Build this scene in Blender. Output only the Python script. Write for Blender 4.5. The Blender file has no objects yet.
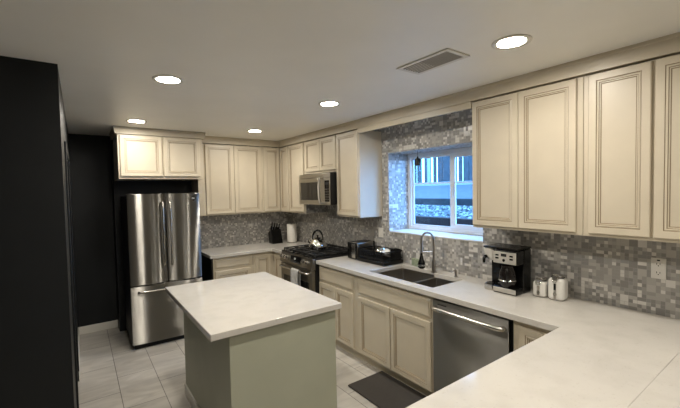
import bpy, bmesh, math, random
from mathutils import Vector, Matrix
random.seed(7)
sc = bpy.context.scene
COL = sc.collection
PI = math.pi

# ------------------------------------------------------------------ camera, world, exposure
H = 2.431                      # ceiling height
CAM = (-2.7701, -5.1988, 1.6931)
YAW, PITCH, ROLL, FPX = 0.6255, -0.0380, -0.0203, 362.1
F = Vector((math.sin(YAW)*math.cos(PITCH), math.cos(YAW)*math.cos(PITCH), math.sin(PITCH)))
R0 = Vector((math.cos(YAW), -math.sin(YAW), 0))
U0 = R0.cross(F)
R = R0*math.cos(ROLL) + U0*math.sin(ROLL)
U = -R0*math.sin(ROLL) + U0*math.cos(ROLL)
cd = bpy.data.cameras.new('camera')
cam = bpy.data.objects.new('camera', cd)
COL.objects.link(cam)
cd.sensor_width = 36.0
cd.lens = 36.0*FPX/680.0
cd.clip_start = 0.03
cam.matrix_world = Matrix(((R.x, U.x, -F.x, CAM[0]), (R.y, U.y, -F.y, CAM[1]), (R.z, U.z, -F.z, CAM[2]), (0, 0, 0, 1)))
sc.camera = cam

SKY_COLOR, SKY_STRENGTH = (0.19, 0.48, 1.0), 11.5
CAN_COLOR, CAN_STRENGTH = (1.0, 0.93, 0.82), 285.0
w = bpy.data.worlds.new('evening_sky')
sc.world = w
w.use_nodes = True
w.node_tree.nodes['Background'].inputs[0].default_value = (*SKY_COLOR, 1)
w.node_tree.nodes['Background'].inputs[1].default_value = SKY_STRENGTH
sc.view_settings.view_transform = 'Standard'
sc.view_settings.look = 'None'
sc.view_settings.exposure = 0.0
sc.view_settings.gamma = 1.0
sc.view_settings.use_curve_mapping = False

# ------------------------------------------------------------------ materials
def new_mat(name):
    m = bpy.data.materials.new(name)
    m.use_nodes = True
    return m, m.node_tree, m.node_tree.nodes['Principled BSDF']

def mat(name, col, rough=0.5, metal=0.0, spec=0.5, coat=0.0, noise=0.0, nscale=20.0, bump=0.0, bscale=200.0):
    m, nt, b = new_mat(name)
    b.inputs['Base Color'].default_value = (*col, 1)
    b.inputs['Roughness'].default_value = rough
    b.inputs['Metallic'].default_value = metal
    b.inputs['Specular IOR Level'].default_value = spec
    b.inputs['Coat Weight'].default_value = coat
    tc = nt.nodes.new('ShaderNodeTexCoord')
    if noise > 0:
        n = nt.nodes.new('ShaderNodeTexNoise')
        n.inputs['Scale'].default_value = nscale
        n.inputs['Detail'].default_value = 4
        nt.links.new(tc.outputs['Object'], n.inputs['Vector'])
        r = nt.nodes.new('ShaderNodeValToRGB')
        r.color_ramp.elements[0].position = 0.3
        r.color_ramp.elements[1].position = 0.7
        r.color_ramp.elements[0].color = (*[c*(1-noise) for c in col], 1)
        r.color_ramp.elements[1].color = (*[min(1, c*(1+noise)) for c in col], 1)
        nt.links.new(n.outputs['Fac'], r.inputs['Fac'])
        nt.links.new(r.outputs['Color'], b.inputs['Base Color'])
    if bump > 0:
        n = nt.nodes.new('ShaderNodeTexNoise')
        n.inputs['Scale'].default_value = bscale
        nt.links.new(tc.outputs['Object'], n.inputs['Vector'])
        bp = nt.nodes.new('ShaderNodeBump')
        bp.inputs['Strength'].default_value = bump
        bp.inputs['Distance'].default_value = 0.002
        nt.links.new(n.outputs['Fac'], bp.inputs['Height'])
        nt.links.new(bp.outputs['Normal'], b.inputs['Normal'])
    return m

def steel(name, col, rough=0.28, aniso=0.0):
    m, nt, b = new_mat(name)
    b.inputs['Base Color'].default_value = (*col, 1)
    b.inputs['Metallic'].default_value = 1.0
    b.inputs['Roughness'].default_value = rough
    if aniso > 0:
        b.inputs['Anisotropic'].default_value = aniso
        b.inputs['Anisotropic Rotation'].default_value = 0.25
        t = nt.nodes.new('ShaderNodeTangent')
        t.direction_type = 'RADIAL'
        t.axis = 'Z'
        nt.links.new(t.outputs[0], b.inputs['Tangent'])
    tc = nt.nodes.new('ShaderNodeTexCoord')
    mp = nt.nodes.new('ShaderNodeMapping')
    mp.inputs['Scale'].default_value = (3, 3, 260)
    n = nt.nodes.new('ShaderNodeTexNoise')
    n.inputs['Scale'].default_value = 2.0
    nt.links.new(tc.outputs['Object'], mp.inputs[0])
    nt.links.new(mp.outputs[0], n.inputs['Vector'])
    r = nt.nodes.new('ShaderNodeMapRange')
    r.inputs['To Min'].default_value = rough*0.985
    r.inputs['To Max'].default_value = rough*1.015
    nt.links.new(n.outputs['Fac'], r.inputs['Value'])
    nt.links.new(r.outputs[0], b.inputs['Roughness'])
    return m

def streak_steel(name, col, r1, an):
    """horizontally brushed steel: tight reflection sideways, long reflection up and down"""
    m = bpy.data.materials.new(name); m.use_nodes = True
    nt = m.node_tree; nt.nodes.clear()
    o = nt.nodes.new('ShaderNodeOutputMaterial')
    t = nt.nodes.new('ShaderNodeTangent'); t.direction_type = 'RADIAL'; t.axis = 'Z'
    a = nt.nodes.new('ShaderNodeBsdfAnisotropic'); a.inputs['Color'].default_value = (*col, 1)
    a.inputs['Roughness'].default_value = r1; a.inputs['Anisotropy'].default_value = an
    nt.links.new(t.outputs[0], a.inputs['Tangent'])
    nt.links.new(a.outputs[0], o.inputs[0])
    return m

def mosaic_mat():
    """mixed-size square mosaic, in metres on the UV map"""
    m, nt, b = new_mat('mosaic_tile')
    N, L = nt.nodes.new, nt.links.new
    def vm(op, a, bb=None):
        n = N('ShaderNodeVectorMath'); n.operation = op
        for i, x in enumerate((a, bb)):
            if x is None: continue
            if isinstance(x, tuple): n.inputs[i].default_value = x
            else: L(x, n.inputs[i])
        return n.outputs['Value'] if op in ('LENGTH', 'DOT_PRODUCT') else n.outputs[0]
    def ma(op, a, bb=None):
        n = N('ShaderNodeMath'); n.operation = op
        for i, x in enumerate((a, bb)):
            if x is None: continue
            if isinstance(x, (int, float)): n.inputs[i].default_value = x
            else: L(x, n.inputs[i])
        return n.outputs[0]
    uv = N('ShaderNodeUVMap').outputs[0]
    P = vm('MULTIPLY', uv, (1/0.044, 1/0.044, 0))
    wn = N('ShaderNodeTexWhiteNoise'); wn.noise_dimensions = '3D'
    L(vm('FLOOR', P), wn.inputs['Vector'])
    h = wn.outputs['Value']
    # subdivision: >0.24 split in height, >0.40 split in width too
    sv = ma('ADD', ma('GREATER_THAN', h, 0.18), 1.0)
    su = ma('ADD', ma('GREATER_THAN', h, 0.32), 1.0)
    S = N('ShaderNodeCombineXYZ'); L(su, S.inputs[0]); L(sv, S.inputs[1]); S.inputs[2].default_value = 1
    Q = vm('MULTIPLY', P, S.outputs[0])
    wid = N('ShaderNodeTexWhiteNoise'); wid.noise_dimensions = '3D'
    L(vm('ADD', vm('FLOOR', Q), (0.37, 7.1, 3.3)), wid.inputs['Vector'])
    fr = vm('FRACTION', Q)
    ed = vm('MINIMUM', fr, vm('SUBTRACT', (1, 1, 1), fr))
    edm = vm('DIVIDE', ed, S.outputs[0])
    sx = N('ShaderNodeSeparateXYZ'); L(edm, sx.inputs[0])
    grout = ma('LESS_THAN', ma('MINIMUM', sx.outputs[0], sx.outputs[1]), 0.016)
    rp = N('ShaderNodeValToRGB'); rp.color_ramp.interpolation = 'CONSTANT'
    els = rp.color_ramp.elements
    tones = [(0.0, (0.265, 0.256, 0.240)), (0.18, (0.345, 0.333, 0.312)), (0.42, (0.42, 0.405, 0.378)),
             (0.58, (0.30, 0.294, 0.284)), (0.70, (0.51, 0.492, 0.458)), (0.85, (0.70, 0.68, 0.64))]
    els[0].position = 0; els[0].color = (*tones[0][1], 1)
    els[1].position = tones[1][0]; els[1].color = (*tones[1][1], 1)
    for p_, c_ in tones[2:]:
        e = els.new(p_); e.color = (*c_, 1)
    L(wid.outputs['Value'], rp.inputs['Fac'])
    mix = N('ShaderNodeMix'); mix.data_type = 'RGBA'
    L(grout, mix.inputs['Factor']); L(rp.outputs['Color'], mix.inputs['A'])
    mix.inputs['B'].default_value = (0.40, 0.385, 0.36, 1)
    L(mix.outputs['Result'], b.inputs['Base Color'])
    rr = N('ShaderNodeMapRange')
    L(wid.outputs['Value'], rr.inputs['Value'])
    rr.inputs['To Min'].default_value = 0.45; rr.inputs['To Max'].default_value = 0.20
    L(ma('MAXIMUM', rr.outputs[0], ma('MULTIPLY', grout, 0.7)), b.inputs['Roughness'])
    # each tile is set at a slightly different tilt, which is what makes it glint
    geo = N('ShaderNodeNewGeometry')
    tilt = vm('MULTIPLY', vm('SUBTRACT', wid.outputs['Color'], (0.5, 0.5, 0.5)), (0.03, 0.03, 0.03))
    L(vm('NORMALIZE', vm('ADD', geo.outputs['Normal'], tilt)), b.inputs['Normal'])
    return m

def floor_mat():
    m, nt, b = new_mat('stone_floor_tile')
    N, L = nt.nodes.new, nt.links.new
    tc = N('ShaderNodeTexCoord')
    mp = N('ShaderNodeMapping')           # bricks run along y: swap axes
    mp.inputs['Rotation'].default_value = (0, 0, PI/2)
    mp.inputs['Location'].default_value = (0.83, 2.54, 0)
    L(tc.outputs['Object'], mp.inputs[0])
    br = N('ShaderNodeTexBrick')
    br.inputs['Scale'].default_value = 1.0
    br.inputs['Brick Width'].default_value = 0.61
    br.inputs['Row Height'].default_value = 0.305
    br.inputs['Mortar Size'].default_value = 0.0028
    br.inputs['Mortar Smooth'].default_value = 0.0
    br.offset = 0.5
    br.inputs['Color1'].default_value = (0.50, 0.48, 0.44, 1)
    br.inputs['Color2'].default_value = (0.58, 0.56, 0.52, 1)
    br.inputs['Mortar'].default_value = (0.16, 0.15, 0.14, 1)
    L(mp.outputs[0], br.inputs['Vector'])
    n = N('ShaderNodeTexNoise')
    mp2 = N('ShaderNodeMapping'); mp2.inputs['Scale'].default_value = (1.0, 3.2, 1)
    mp2.inputs['Rotation'].default_value = (0, 0, 0.35)
    L(tc.outputs['Object'], mp2.inputs[0]); L(mp2.outputs[0], n.inputs['Vector'])
    n.inputs['Scale'].default_value = 2.2; n.inputs['Detail'].default_value = 6; n.inputs['Distortion'].default_value = 1.2
    rp = N('ShaderNodeValToRGB')
    rp.color_ramp.elements[0].position = 0.32; rp.color_ramp.elements[0].color = (0.70, 0.68, 0.66, 1)
    rp.color_ramp.elements[1].position = 0.62; rp.color_ramp.elements[1].color = (1.02, 1.0, 0.98, 1)
    L(n.outputs['Fac'], rp.inputs['Fac'])
    mx = N('ShaderNodeMix'); mx.data_type = 'RGBA'; mx.blend_type = 'MULTIPLY'; mx.inputs['Factor'].default_value = 0.75
    L(br.outputs['Color'], mx.inputs['A']); L(rp.outputs['Color'], mx.inputs['B'])
    L(mx.outputs['Result'], b.inputs['Base Color'])
    b.inputs['Roughness'].default_value = 0.38
    return m

def quartz_mat():
    m, nt, b = new_mat('quartz')
    N, L = nt.nodes.new, nt.links.new
    tc = N('ShaderNodeTexCoord')
    n = N('ShaderNodeTexNoise'); n.inputs['Scale'].default_value = 9; n.inputs['Detail'].default_value = 8
    n2 = N('ShaderNodeTexNoise'); n2.inputs['Scale'].default_value = 90; n2.inputs['Detail'].default_value = 3
    L(tc.outputs['Object'], n.inputs['Vector']); L(tc.outputs['Object'], n2.inputs['Vector'])
    rp = N('ShaderNodeValToRGB')
    rp.color_ramp.elements[0].position = 0.28; rp.color_ramp.elements[0].color = (0.555, 0.53, 0.485, 1)
    rp.color_ramp.elements[1].position = 0.55; rp.color_ramp.elements[1].color = (0.60, 0.575, 0.53, 1)
    L(n.outputs['Fac'], rp.inputs['Fac'])
    rp2 = N('ShaderNodeValToRGB')
    rp2.color_ramp.elements[0].position = 0.28; rp2.color_ramp.elements[0].color = (0.88, 0.865, 0.84, 1)
    rp2.color_ramp.elements[1].position = 0.36; rp2.color_ramp.elements[1].color = (1, 1, 1, 1)
    L(n2.outputs['Fac'], rp2.inputs['Fac'])
    mx = N('ShaderNodeMix'); mx.data_type = 'RGBA'; mx.blend_type = 'MULTIPLY'; mx.inputs['Factor'].default_value = 1
    L(rp.outputs['Color'], mx.inputs['A']); L(rp2.outputs['Color'], mx.inputs['B'])
    L(mx.outputs['Result'], b.inputs['Base Color'])
    b.inputs['Roughness'].default_value = 0.13
    return m

def glass_mat(name='pane_glass', tint=(0.93, 0.97, 1.0)):
    m = bpy.data.materials.new(name); m.use_nodes = True
    nt = m.node_tree; nt.nodes.clear()
    o = nt.nodes.new('ShaderNodeOutputMaterial')
    t = nt.nodes.new('ShaderNodeBsdfTransparent'); t.inputs[0].default_value = (*tint, 1)
    g = nt.nodes.new('ShaderNodeBsdfGlossy'); g.inputs['Roughness'].default_value = 0.02
    lw = nt.nodes.new('ShaderNodeLayerWeight')
    pw = nt.nodes.new('ShaderNodeMath'); pw.operation = 'POWER'; pw.inputs[1].default_value = 5
    fr = nt.nodes.new('ShaderNodeMath'); fr.operation = 'MULTIPLY_ADD'; fr.inputs[1].default_value = 0.92; fr.inputs[2].default_value = 0.03
    mx = nt.nodes.new('ShaderNodeMixShader')
    nt.links.new(lw.outputs['Facing'], pw.inputs[0]); nt.links.new(pw.outputs[0], fr.inputs[0])
    nt.links.new(fr.outputs[0], mx.inputs[0]); nt.links.new(t.outputs[0], mx.inputs[1])
    nt.links.new(g.outputs[0], mx.inputs[2]); nt.links.new(mx.outputs[0], o.inputs[0])
    return m

def emit_mat(name, col, s):
    m, nt, b = new_mat(name)
    b.inputs['Base Color'].default_value = (0.9, 0.9, 0.88, 1)
    b.inputs['Emission Color'].default_value = (*col, 1)
    b.inputs['Emission Strength'].default_value = s
    return m

M = {}
M['cream'] = mat('cream_paint', (0.575, 0.51, 0.395), 0.38, noise=0.03, nscale=6)
M['glaze'] = mat('antique_glaze', (0.25, 0.185, 0.11), 0.5)
M['ceil'] = mat('ceiling_paint', (0.85, 0.84, 0.80), 0.42, noise=0.02, nscale=3)
M['charcoal'] = mat('charcoal_paint', (0.0095, 0.0112, 0.0125), 0.5, spec=0.3, noise=0.08, nscale=5)
M['greige'] = mat('greige_paint', (0.5, 0.48, 0.44), 0.6)
M['white_trim'] = mat('white_trim_paint', (0.70, 0.68, 0.62), 0.4)
M['vinyl'] = mat('white_vinyl', (0.80, 0.82, 0.83), 0.35)
M['sage'] = mat('sage_paint', (0.40, 0.41, 0.315), 0.5, noise=0.04, nscale=4)
M['tile'] = mosaic_mat()
M['floor'] = floor_mat()
M['quartz'] = quartz_mat()
M['steel'] = streak_steel('brushed_steel', (0.31, 0.298, 0.274), 0.36, 0.86)
M['steel_soft'] = streak_steel('soft_brushed_steel', (0.27, 0.26, 0.24), 0.44, 0.70)
M['steel_light'] = streak_steel('light_brushed_steel', (0.50, 0.475, 0.425), 0.45, 0.6)
M['steel_dark'] = steel('dark_brushed_steel', (0.24, 0.225, 0.20), 0.32, 0.4)
M['steel_plain'] = steel('satin_steel', (0.55, 0.53, 0.49), 0.25)
M['sink'] = steel('sink_steel', (0.36, 0.33, 0.29), 0.34)
M['chrome'] = mat('polished_chrome', (0.72, 0.71, 0.69), 0.10, 1.0)
M['nickel'] = mat('brushed_nickel', (0.40, 0.37, 0.33), 0.28, 1.0)
M['black'] = mat('black_plastic', (0.004, 0.004, 0.004), 0.25, spec=0.35)
M['black_matte'] = mat('matte_black', (0.006, 0.006, 0.006), 0.65, spec=0.3)
M['black_glass'] = mat('black_glass', (0.006, 0.006, 0.006), 0.07)
M['iron'] = mat('cast_iron', (0.010, 0.010, 0.010), 0.6, bump=0.3)
M['side_black'] = mat('black_enamel', (0.010, 0.010, 0.010), 0.45, spec=0.3)
M['ceramic'] = mat('white_ceramic', (0.74, 0.725, 0.68), 0.18)
M['paper'] = mat('paper', (0.80, 0.765, 0.70), 0.9, bump=0.3, bscale=120)
M['towel'] = mat('grey_towel', (0.46, 0.455, 0.44), 0.95, noise=0.15, nscale=60, bump=0.6, bscale=350)
M['mat'] = mat('mat_rubber', (0.042, 0.037, 0.033), 0.7, noise=0.1, nscale=60, bump=0.4, bscale=160)
M['plate'] = mat('ivory_plastic', (0.76, 0.74, 0.69), 0.35)
M['plate_grey'] = mat('stone_grey_plastic', (0.36, 0.34, 0.31), 0.4)
M['slot'] = mat('slot_black', (0.01, 0.01, 0.01), 0.6)
M['sponge'] = mat('green_sponge', (0.30, 0.35, 0.24), 0.9, noise=0.2, nscale=90)
M['glass'] = glass_mat()
M['clear'] = glass_mat('clear_glass', (0.95, 0.95, 0.95))
M['carafe'] = mat('dark_carafe_glass', (0.012, 0.010, 0.009), 0.05)
M['legend'] = mat('pale_legend', (0.55, 0.55, 0.53), 0.5)
M['diffuser'] = emit_mat('lamp_diffuser', CAN_COLOR, CAN_STRENGTH)
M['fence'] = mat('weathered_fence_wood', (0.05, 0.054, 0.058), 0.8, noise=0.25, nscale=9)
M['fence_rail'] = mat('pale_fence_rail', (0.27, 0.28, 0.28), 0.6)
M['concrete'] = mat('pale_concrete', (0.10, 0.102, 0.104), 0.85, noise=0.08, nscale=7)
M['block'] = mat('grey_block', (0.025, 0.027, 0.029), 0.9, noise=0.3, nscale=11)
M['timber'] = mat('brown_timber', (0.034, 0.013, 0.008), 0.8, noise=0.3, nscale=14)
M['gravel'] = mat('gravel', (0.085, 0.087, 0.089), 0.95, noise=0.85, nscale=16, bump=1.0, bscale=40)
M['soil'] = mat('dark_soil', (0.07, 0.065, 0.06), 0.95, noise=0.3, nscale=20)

# ------------------------------------------------------------------ mesh building
class MB:
    def __init__(s): s.v, s.f, s.m = [], [], []
    def add(s, vs, fs, m=0):
        b = len(s.v)
        s.v += [tuple(p) for p in vs]
        s.f += [tuple(b+i for i in f) for f in fs]
        s.m += [m]*len(fs)
        return s
    def box(s, x0, x1, y0, y1, z0, z1, m=0):
        x0, x1 = sorted((x0, x1)); y0, y1 = sorted((y0, y1)); z0, z1 = sorted((z0, z1))
        return s.add([(x0,y0,z0),(x1,y0,z0),(x1,y1,z0),(x0,y1,z0),(x0,y0,z1),(x1,y0,z1),(x1,y1,z1),(x0,y1,z1)],
            [(0,3,2,1),(4,5,6,7),(0,1,5,4),(1,2,6,5),(2,3,7,6),(3,0,4,7)], m)
    def lathe(s, prof, c=(0,0,0), n=32, m=0, axis='z', sx=1.0, sy=1.0):
        vs, fs = [], []
        for r, h in prof:
            for k in range(n):
                a = 2*PI*k/n
                p = (r*math.cos(a)*sx, r*math.sin(a)*sy, h)
                if axis == 'x': p = (p[2], p[0], p[1])
                elif axis == 'y': p = (p[0], p[2], p[1])
                vs.append((c[0]+p[0], c[1]+p[1], c[2]+p[2]))
        for i in range(len(prof)-1):
            for k in range(n):
                k2 = (k+1) % n
                fs.append((i*n+k, i*n+k2, (i+1)*n+k2, (i+1)*n+k))
        shut = prof[0] == prof[-1]
        if prof[0][0] > 1e-6 and not shut: fs.append(tuple(range(n-1, -1, -1)))
        if prof[-1][0] > 1e-6 and not shut: fs.append(tuple(range((len(prof)-1)*n, len(prof)*n)))
        return s.add(vs, fs, m)
    def cyl(s, c, r, h, axis='z', n=28, m=0):
        return s.lathe([(r, 0), (r, h)], c, n, m, axis)
    def tube(s, pts, r, n=10, m=0, closed=False):
        pts = [Vector(p) for p in pts]
        rs = r if isinstance(r, (list, tuple)) else [r]*len(pts)
        vs, fs = [], []
        N = len(pts)
        up = None
        for i, p in enumerate(pts):
            if closed: t = pts[(i+1) % N]-pts[i-1]
            else: t = pts[min(i+1, N-1)]-pts[max(i-1, 0)]
            t.normalize()
            if up is None:
                up = Vector((0, 0, 1)) if abs(t.z) < 0.9 else Vector((1, 0, 0))
            a = up - t*up.dot(t); a.normalize(); up = a
            b = t.cross(a)
            for k in range(n):
                q = 2*PI*k/n
                vs.append(p + (a*math.cos(q)+b*math.sin(q))*rs[i])
        for i in range(N if closed else N-1):
            j = (i+1) % N
            for k in range(n):
                k2 = (k+1) % n
                fs.append((i*n+k, i*n+k2, j*n+k2, j*n+k))
        if not closed:
            fs.append(tuple(range(n-1, -1, -1))); fs.append(tuple(range((N-1)*n, N*n)))
        return s.add(vs, fs, m)
    def prism(s, poly, a, b, axis='z', m=0):
        """poly: list of 2d points, extruded from a to b along axis"""
        def P(u, v, w):
            return {'z': (u, v, w), 'x': (w, u, v), 'y': (u, w, v)}[axis]
        n = len(poly)
        vs = [P(u, v, a) for u, v in poly] + [P(u, v, b) for u, v in poly]
        fs = [tuple(range(n-1, -1, -1)), tuple(range(n, 2*n))] + [(i, (i+1) % n, n+(i+1) % n, n+i) for i in range(n)]
        return s.add(vs, fs, m)
    def cells(s, us, vs_, solid, w0, w1, axis='z', m=0):
        """slab made of grid cells (solid(i, j) says which), thick from w0 to w1 along axis"""
        def P(u, v, w):
            return {'z': (u, v, w), 'x': (w, u, v), 'y': (u, w, v)}[axis]
        idx = {}
        V, Fc = [], []
        def vi(i, j, k):
            if (i, j, k) not in idx:
                idx[(i, j, k)] = len(V)
                V.append(P(us[i], vs_[j], (w0, w1)[k]))
            return idx[(i, j, k)]
        nu, nv = len(us)-1, len(vs_)-1
        on = lambda i, j: 0 <= i < nu and 0 <= j < nv and solid(i, j)
        for i in range(nu):
            for j in range(nv):
                if not on(i, j): continue
                Fc.append((vi(i,j,1), vi(i+1,j,1), vi(i+1,j+1,1), vi(i,j+1,1)))
                Fc.append((vi(i,j,0), vi(i,j+1,0), vi(i+1,j+1,0), vi(i+1,j,0)))
                if not on(i-1, j): Fc.append((vi(i,j,0), vi(i,j,1), vi(i,j+1,1), vi(i,j+1,0)))
                if not on(i+1, j): Fc.append((vi(i+1,j,0), vi(i+1,j+1,0), vi(i+1,j+1,1), vi(i+1,j,1)))
                if not on(i, j-1): Fc.append((vi(i,j,0), vi(i+1,j,0), vi(i+1,j,1), vi(i,j,1)))
                if not on(i, j+1): Fc.append((vi(i,j+1,0), vi(i,j+1,1), vi(i+1,j+1,1), vi(i+1,j+1,0)))
        return s.add(V, Fc, m)
    def rings(s, x0, x1, z0, z1, prof, mats):
        """rectangular panel facing -y: prof = [(inset, y)...], one material index per step, last closes the face"""
        vs = []
        for ins, y in prof:
            vs += [(x0+ins, y, z0+ins), (x1-ins, y, z0+ins), (x1-ins, y, z1-ins), (x0+ins, y, z1-ins)]
        b = len(s.v); s.v += vs
        n = len(prof)
        for i in range(n-1):
            for k in range(4):
                k2 = (k+1) % 4
                s.f.append((b+i*4+k, b+i*4+k2, b+(i+1)*4+k2, b+(i+1)*4+k)); s.m.append(mats[i])
        s.f.append(tuple(b+(n-1)*4+k for k in range(4))); s.m.append(mats[-1])
        s.f.append((b+3, b+2, b+1, b)); s.m.append(0)
        return s

def make(name, mb, mats, parent=None, bev=0.0, seg=2, smooth=True, at=None, rotz=0.0, angle=35):
    me = bpy.data.meshes.new(name)
    me.from_pydata(mb.v, [], mb.f)
    mats = mats if isinstance(mats, (list, tuple)) else [mats]
    for x in mats: me.materials.append(M[x] if isinstance(x, str) else x)
    for p, i in zip(me.polygons, mb.m): p.material_index = min(i, len(mats)-1)
    bm = bmesh.new(); bm.from_mesh(me)
    bmesh.ops.recalc_face_normals(bm, faces=bm.faces)
    uvl = bm.loops.layers.uv.new('UVMap')
    for f in bm.faces:
        n = f.normal
        for l in f.loops:
            c = l.vert.co
            if abs(n.x) >= abs(n.y) and abs(n.x) >= abs(n.z): l[uvl].uv = (c.y+9.007, c.z+0.013)
            elif abs(n.y) >= abs(n.z): l[uvl].uv = (c.x+9.011, c.z+0.013)
            else: l[uvl].uv = (c.x+9.011, c.y+9.007)
    bm.to_mesh(me); bm.free()
    if smooth:
        for p in me.polygons: p.use_smooth = True
        me.set_sharp_from_angle(angle=math.radians(angle))
    o = bpy.data.objects.new(name, me)
    COL.objects.link(o)
    if bev > 0:
        md = o.modifiers.new('edge', 'BEVEL')
        md.width = bev; md.segments = seg; md.limit_method = 'ANGLE'; md.angle_limit = math.radians(40)
        md.harden_normals = False
    if parent is not None: o.parent = parent
    if at is not None: o.location = at
    if rotz: o.rotation_euler.z = rotz
    return o

def tag(o, label, cat, group=None):
    o['label'] = label; o['category'] = cat
    if group: o['group'] = group
    return o

def thing(name, label, cat, loc=(0, 0, 0), rotz=0.0, group=None):
    o = bpy.data.objects.new(name, None)
    o.empty_display_size = 0.05
    COL.objects.link(o)
    o.location = loc; o.rotation_euler.z = rotz
    return tag(o, label, cat, group)

def struct(name, mb, mats, parent=None, **k):
    o = make(name, mb, mats, parent, **k)
    if parent is None: o['kind'] = 'structure'
    return o

# ------------------------------------------------------------------ room shell
XL = -2.835                    # face of the left wall
ALC = 0.20                     # face of the dark wall beside the fridge
struct('floor', MB().box(-5.6, 0.36, -8.1, 0.55, -0.06, 0), 'floor', smooth=False)
struct('ceiling', MB().box(-5.6, 0.36, -8.1, 0.55, H, H+0.08), 'ceil', smooth=False)
WY0, WY1, WZ0, WZ1, WD = -3.425, -2.285, 1.222, 2.085, 0.36      # window opening in the tiled wall
struct('wall_right', MB().cells([-8.1, WY0, WY1, 0.55], [0, WZ0, WZ1, H], lambda i, j: not (i == 1 and j == 1), 0, WD, 'x'), 'tile', smooth=False)
struct('wall_back', MB().box(-1.49, -0.0, 0, 0.12, 0, H, 0).box(-2.415, -1.49, 0, 0.12, 0, H, 1).box(-2.415, -2.30, 0.12, ALC, 0, H, 1), ['tile', 'charcoal'], smooth=False)
struct('wall_alcove', MB().box(-5.6, -2.30, ALC, 0.55, 0, H), 'charcoal', smooth=False)
struct('wall_left', MB().cells([-2.615, -1.98, -1.16, ALC], [0, 2.0, H], lambda i, j: not (i == 1 and j == 0), -2.955, XL, 'x'), 'charcoal', smooth=False)
struct('wall_partition', MB().box(-5.6, -2.955, -2.615, -2.50, 0, H), 'charcoal', smooth=False)
struct('wall_far_left', MB().box(-5.7, -5.6, -8.1, 0.55, 0, H), 'charcoal', smooth=False)
struct('wall_front', MB().box(-5.6, 0, -8.2, -8.1, 0, H), 'greige', smooth=False)
# baseboards
struct('baseboard_alcove', MB().box(XL, -2.415, ALC-0.014, ALC, 0, 0.095), 'white_trim', bev=0.004)
struct('baseboard_left', MB().box(XL, XL+0.014, -1.16, ALC-0.014, 0, 0.095).box(XL, XL+0.014, -2.615, -1.98, 0, 0.095), 'white_trim', bev=0.004)
struct('baseboard_partition', MB().box(-5.6, XL+0.014, -2.629, -2.615, 0, 0.095), 'white_trim', bev=0.004)
# door casing of the left doorway
cs = MB()
cs.box(XL, XL+0.012, -2.05, -1.98, 0, 2.07).box(XL, XL+0.012, -1.16, -1.09, 0, 2.07).box(XL, XL+0.012, -1.98, -1.16, 2.0, 2.07)
struct('trim_1', cs, 'charcoal', bev=0.003)

# crown / frieze moulding: one run along the right wall, one along the back, one round the fridge cabinet
def crown_prof(base, zb=2.342): # outward offset, height
    return [(base-0.018, zb), (base+0.023, zb), (base+0.024, zb+0.022), (base+0.028, zb+0.040), (base+0.030, 2.410), (base+0.035, 2.415), (base+0.035, H), (base-0.018, H)]
def sweep(corners):
    """corners: list of rings already mitred"""
    mb = MB(); n = len(corners[0]); vs = [p for c in corners for p in c]; fs = []
    for i in range(len(corners)-1):
        for k in range(n):
            k2 = (k+1) % n
            fs.append((i*n+k, i*n+k2, (i+1)*n+k2, (i+1)*n+k))
    fs.append(tuple(range(n))); fs.append(tuple(range((len(corners)-1)*n, len(corners)*n)))
    return mb.add(vs, fs)
cp = crown_prof(0.327)
struct('trim_2', sweep([[(-d, -6.0, z) for d, z in cp], [(-d, -d, z) for d, z in cp], [(-1.507, -d, z) for d, z in cp]]), 'cream', angle=25)
struct('trim_5', MB().box(-0.345, -0.327, -3.55, -2.184, 2.292, 2.3415), 'cream', bev=0.002)
cp2 = crown_prof(0.600, 2.354)
struct('trim_3', sweep([[(-1.515+(d-0.600), 0.0-0.36, z) for d, z in cp2], [(-1.515+(d-0.600), -d, z) for d, z in cp2],
                        [(-2.405-(d-0.600), -d, z) for d, z in cp2], [(-2.405-(d-0.600), -0.02, z) for d, z in cp2]]), 'cream', angle=25)

# ------------------------------------------------------------------ window
struct('trim_4', MB().box(-0.006, 0.30, WY0, WY1, WZ0, WZ0+0.014), 'vinyl', bev=0.003)          # glossy sill
wf = struct('window_1', MB().cells([WY0, WY0+0.042, WY1-0.042, WY1], [WZ0+0.014, WZ0+0.052, WZ1-0.042, WZ1], lambda i, j: not (i == 1 and j == 1), 0.30, 0.355, 'x'), 'vinyl', bev=0.004)
ysp = -2.90
make('fixed_sash', MB().cells([ysp+0.01, ysp+0.05, WY1-0.062, WY1-0.042], [WZ0+0.052, WZ0+0.072, WZ1-0.062, WZ1-0.042], lambda i, j: not (i == 1 and j == 1), 0.328, 0.348, 'x'), 'vinyl', wf, bev=0.003)
make('window_pane', MB().box(0.336, 0.340, ysp+0.05, WY1-0.062, WZ0+0.072, WZ1-0.062), 'glass', wf, smooth=False)
sl = make('sliding_sash', MB().cells([WY0+0.042, WY0+0.082, ysp-0.022, ysp+0.036], [WZ0+0.052, WZ0+0.105, WZ1-0.085, WZ1-0.042], lambda i, j: not (i == 1 and j == 1), 0.302, 0.327, 'x'), 'vinyl', wf, bev=0.003)
make('window_pane', MB().box(0.312, 0.316, WY0+0.082, ysp-0.022, WZ0+0.105, WZ1-0.085), 'glass', sl, smooth=False)
make('sash_latch', MB().box(0.288, 0.302, ysp-0.005, ysp+0.025, 1.60, 1.70), 'vinyl', sl, bev=0.004)
make('glazing_bar', MB().box(0.330, 0.342, ysp+0.03, WY1-0.05, 1.742, 1.754).box(0.309, 0.319, WY0+0.07, ysp-0.01, 1.742, 1.752), 'vinyl', wf)

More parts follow.
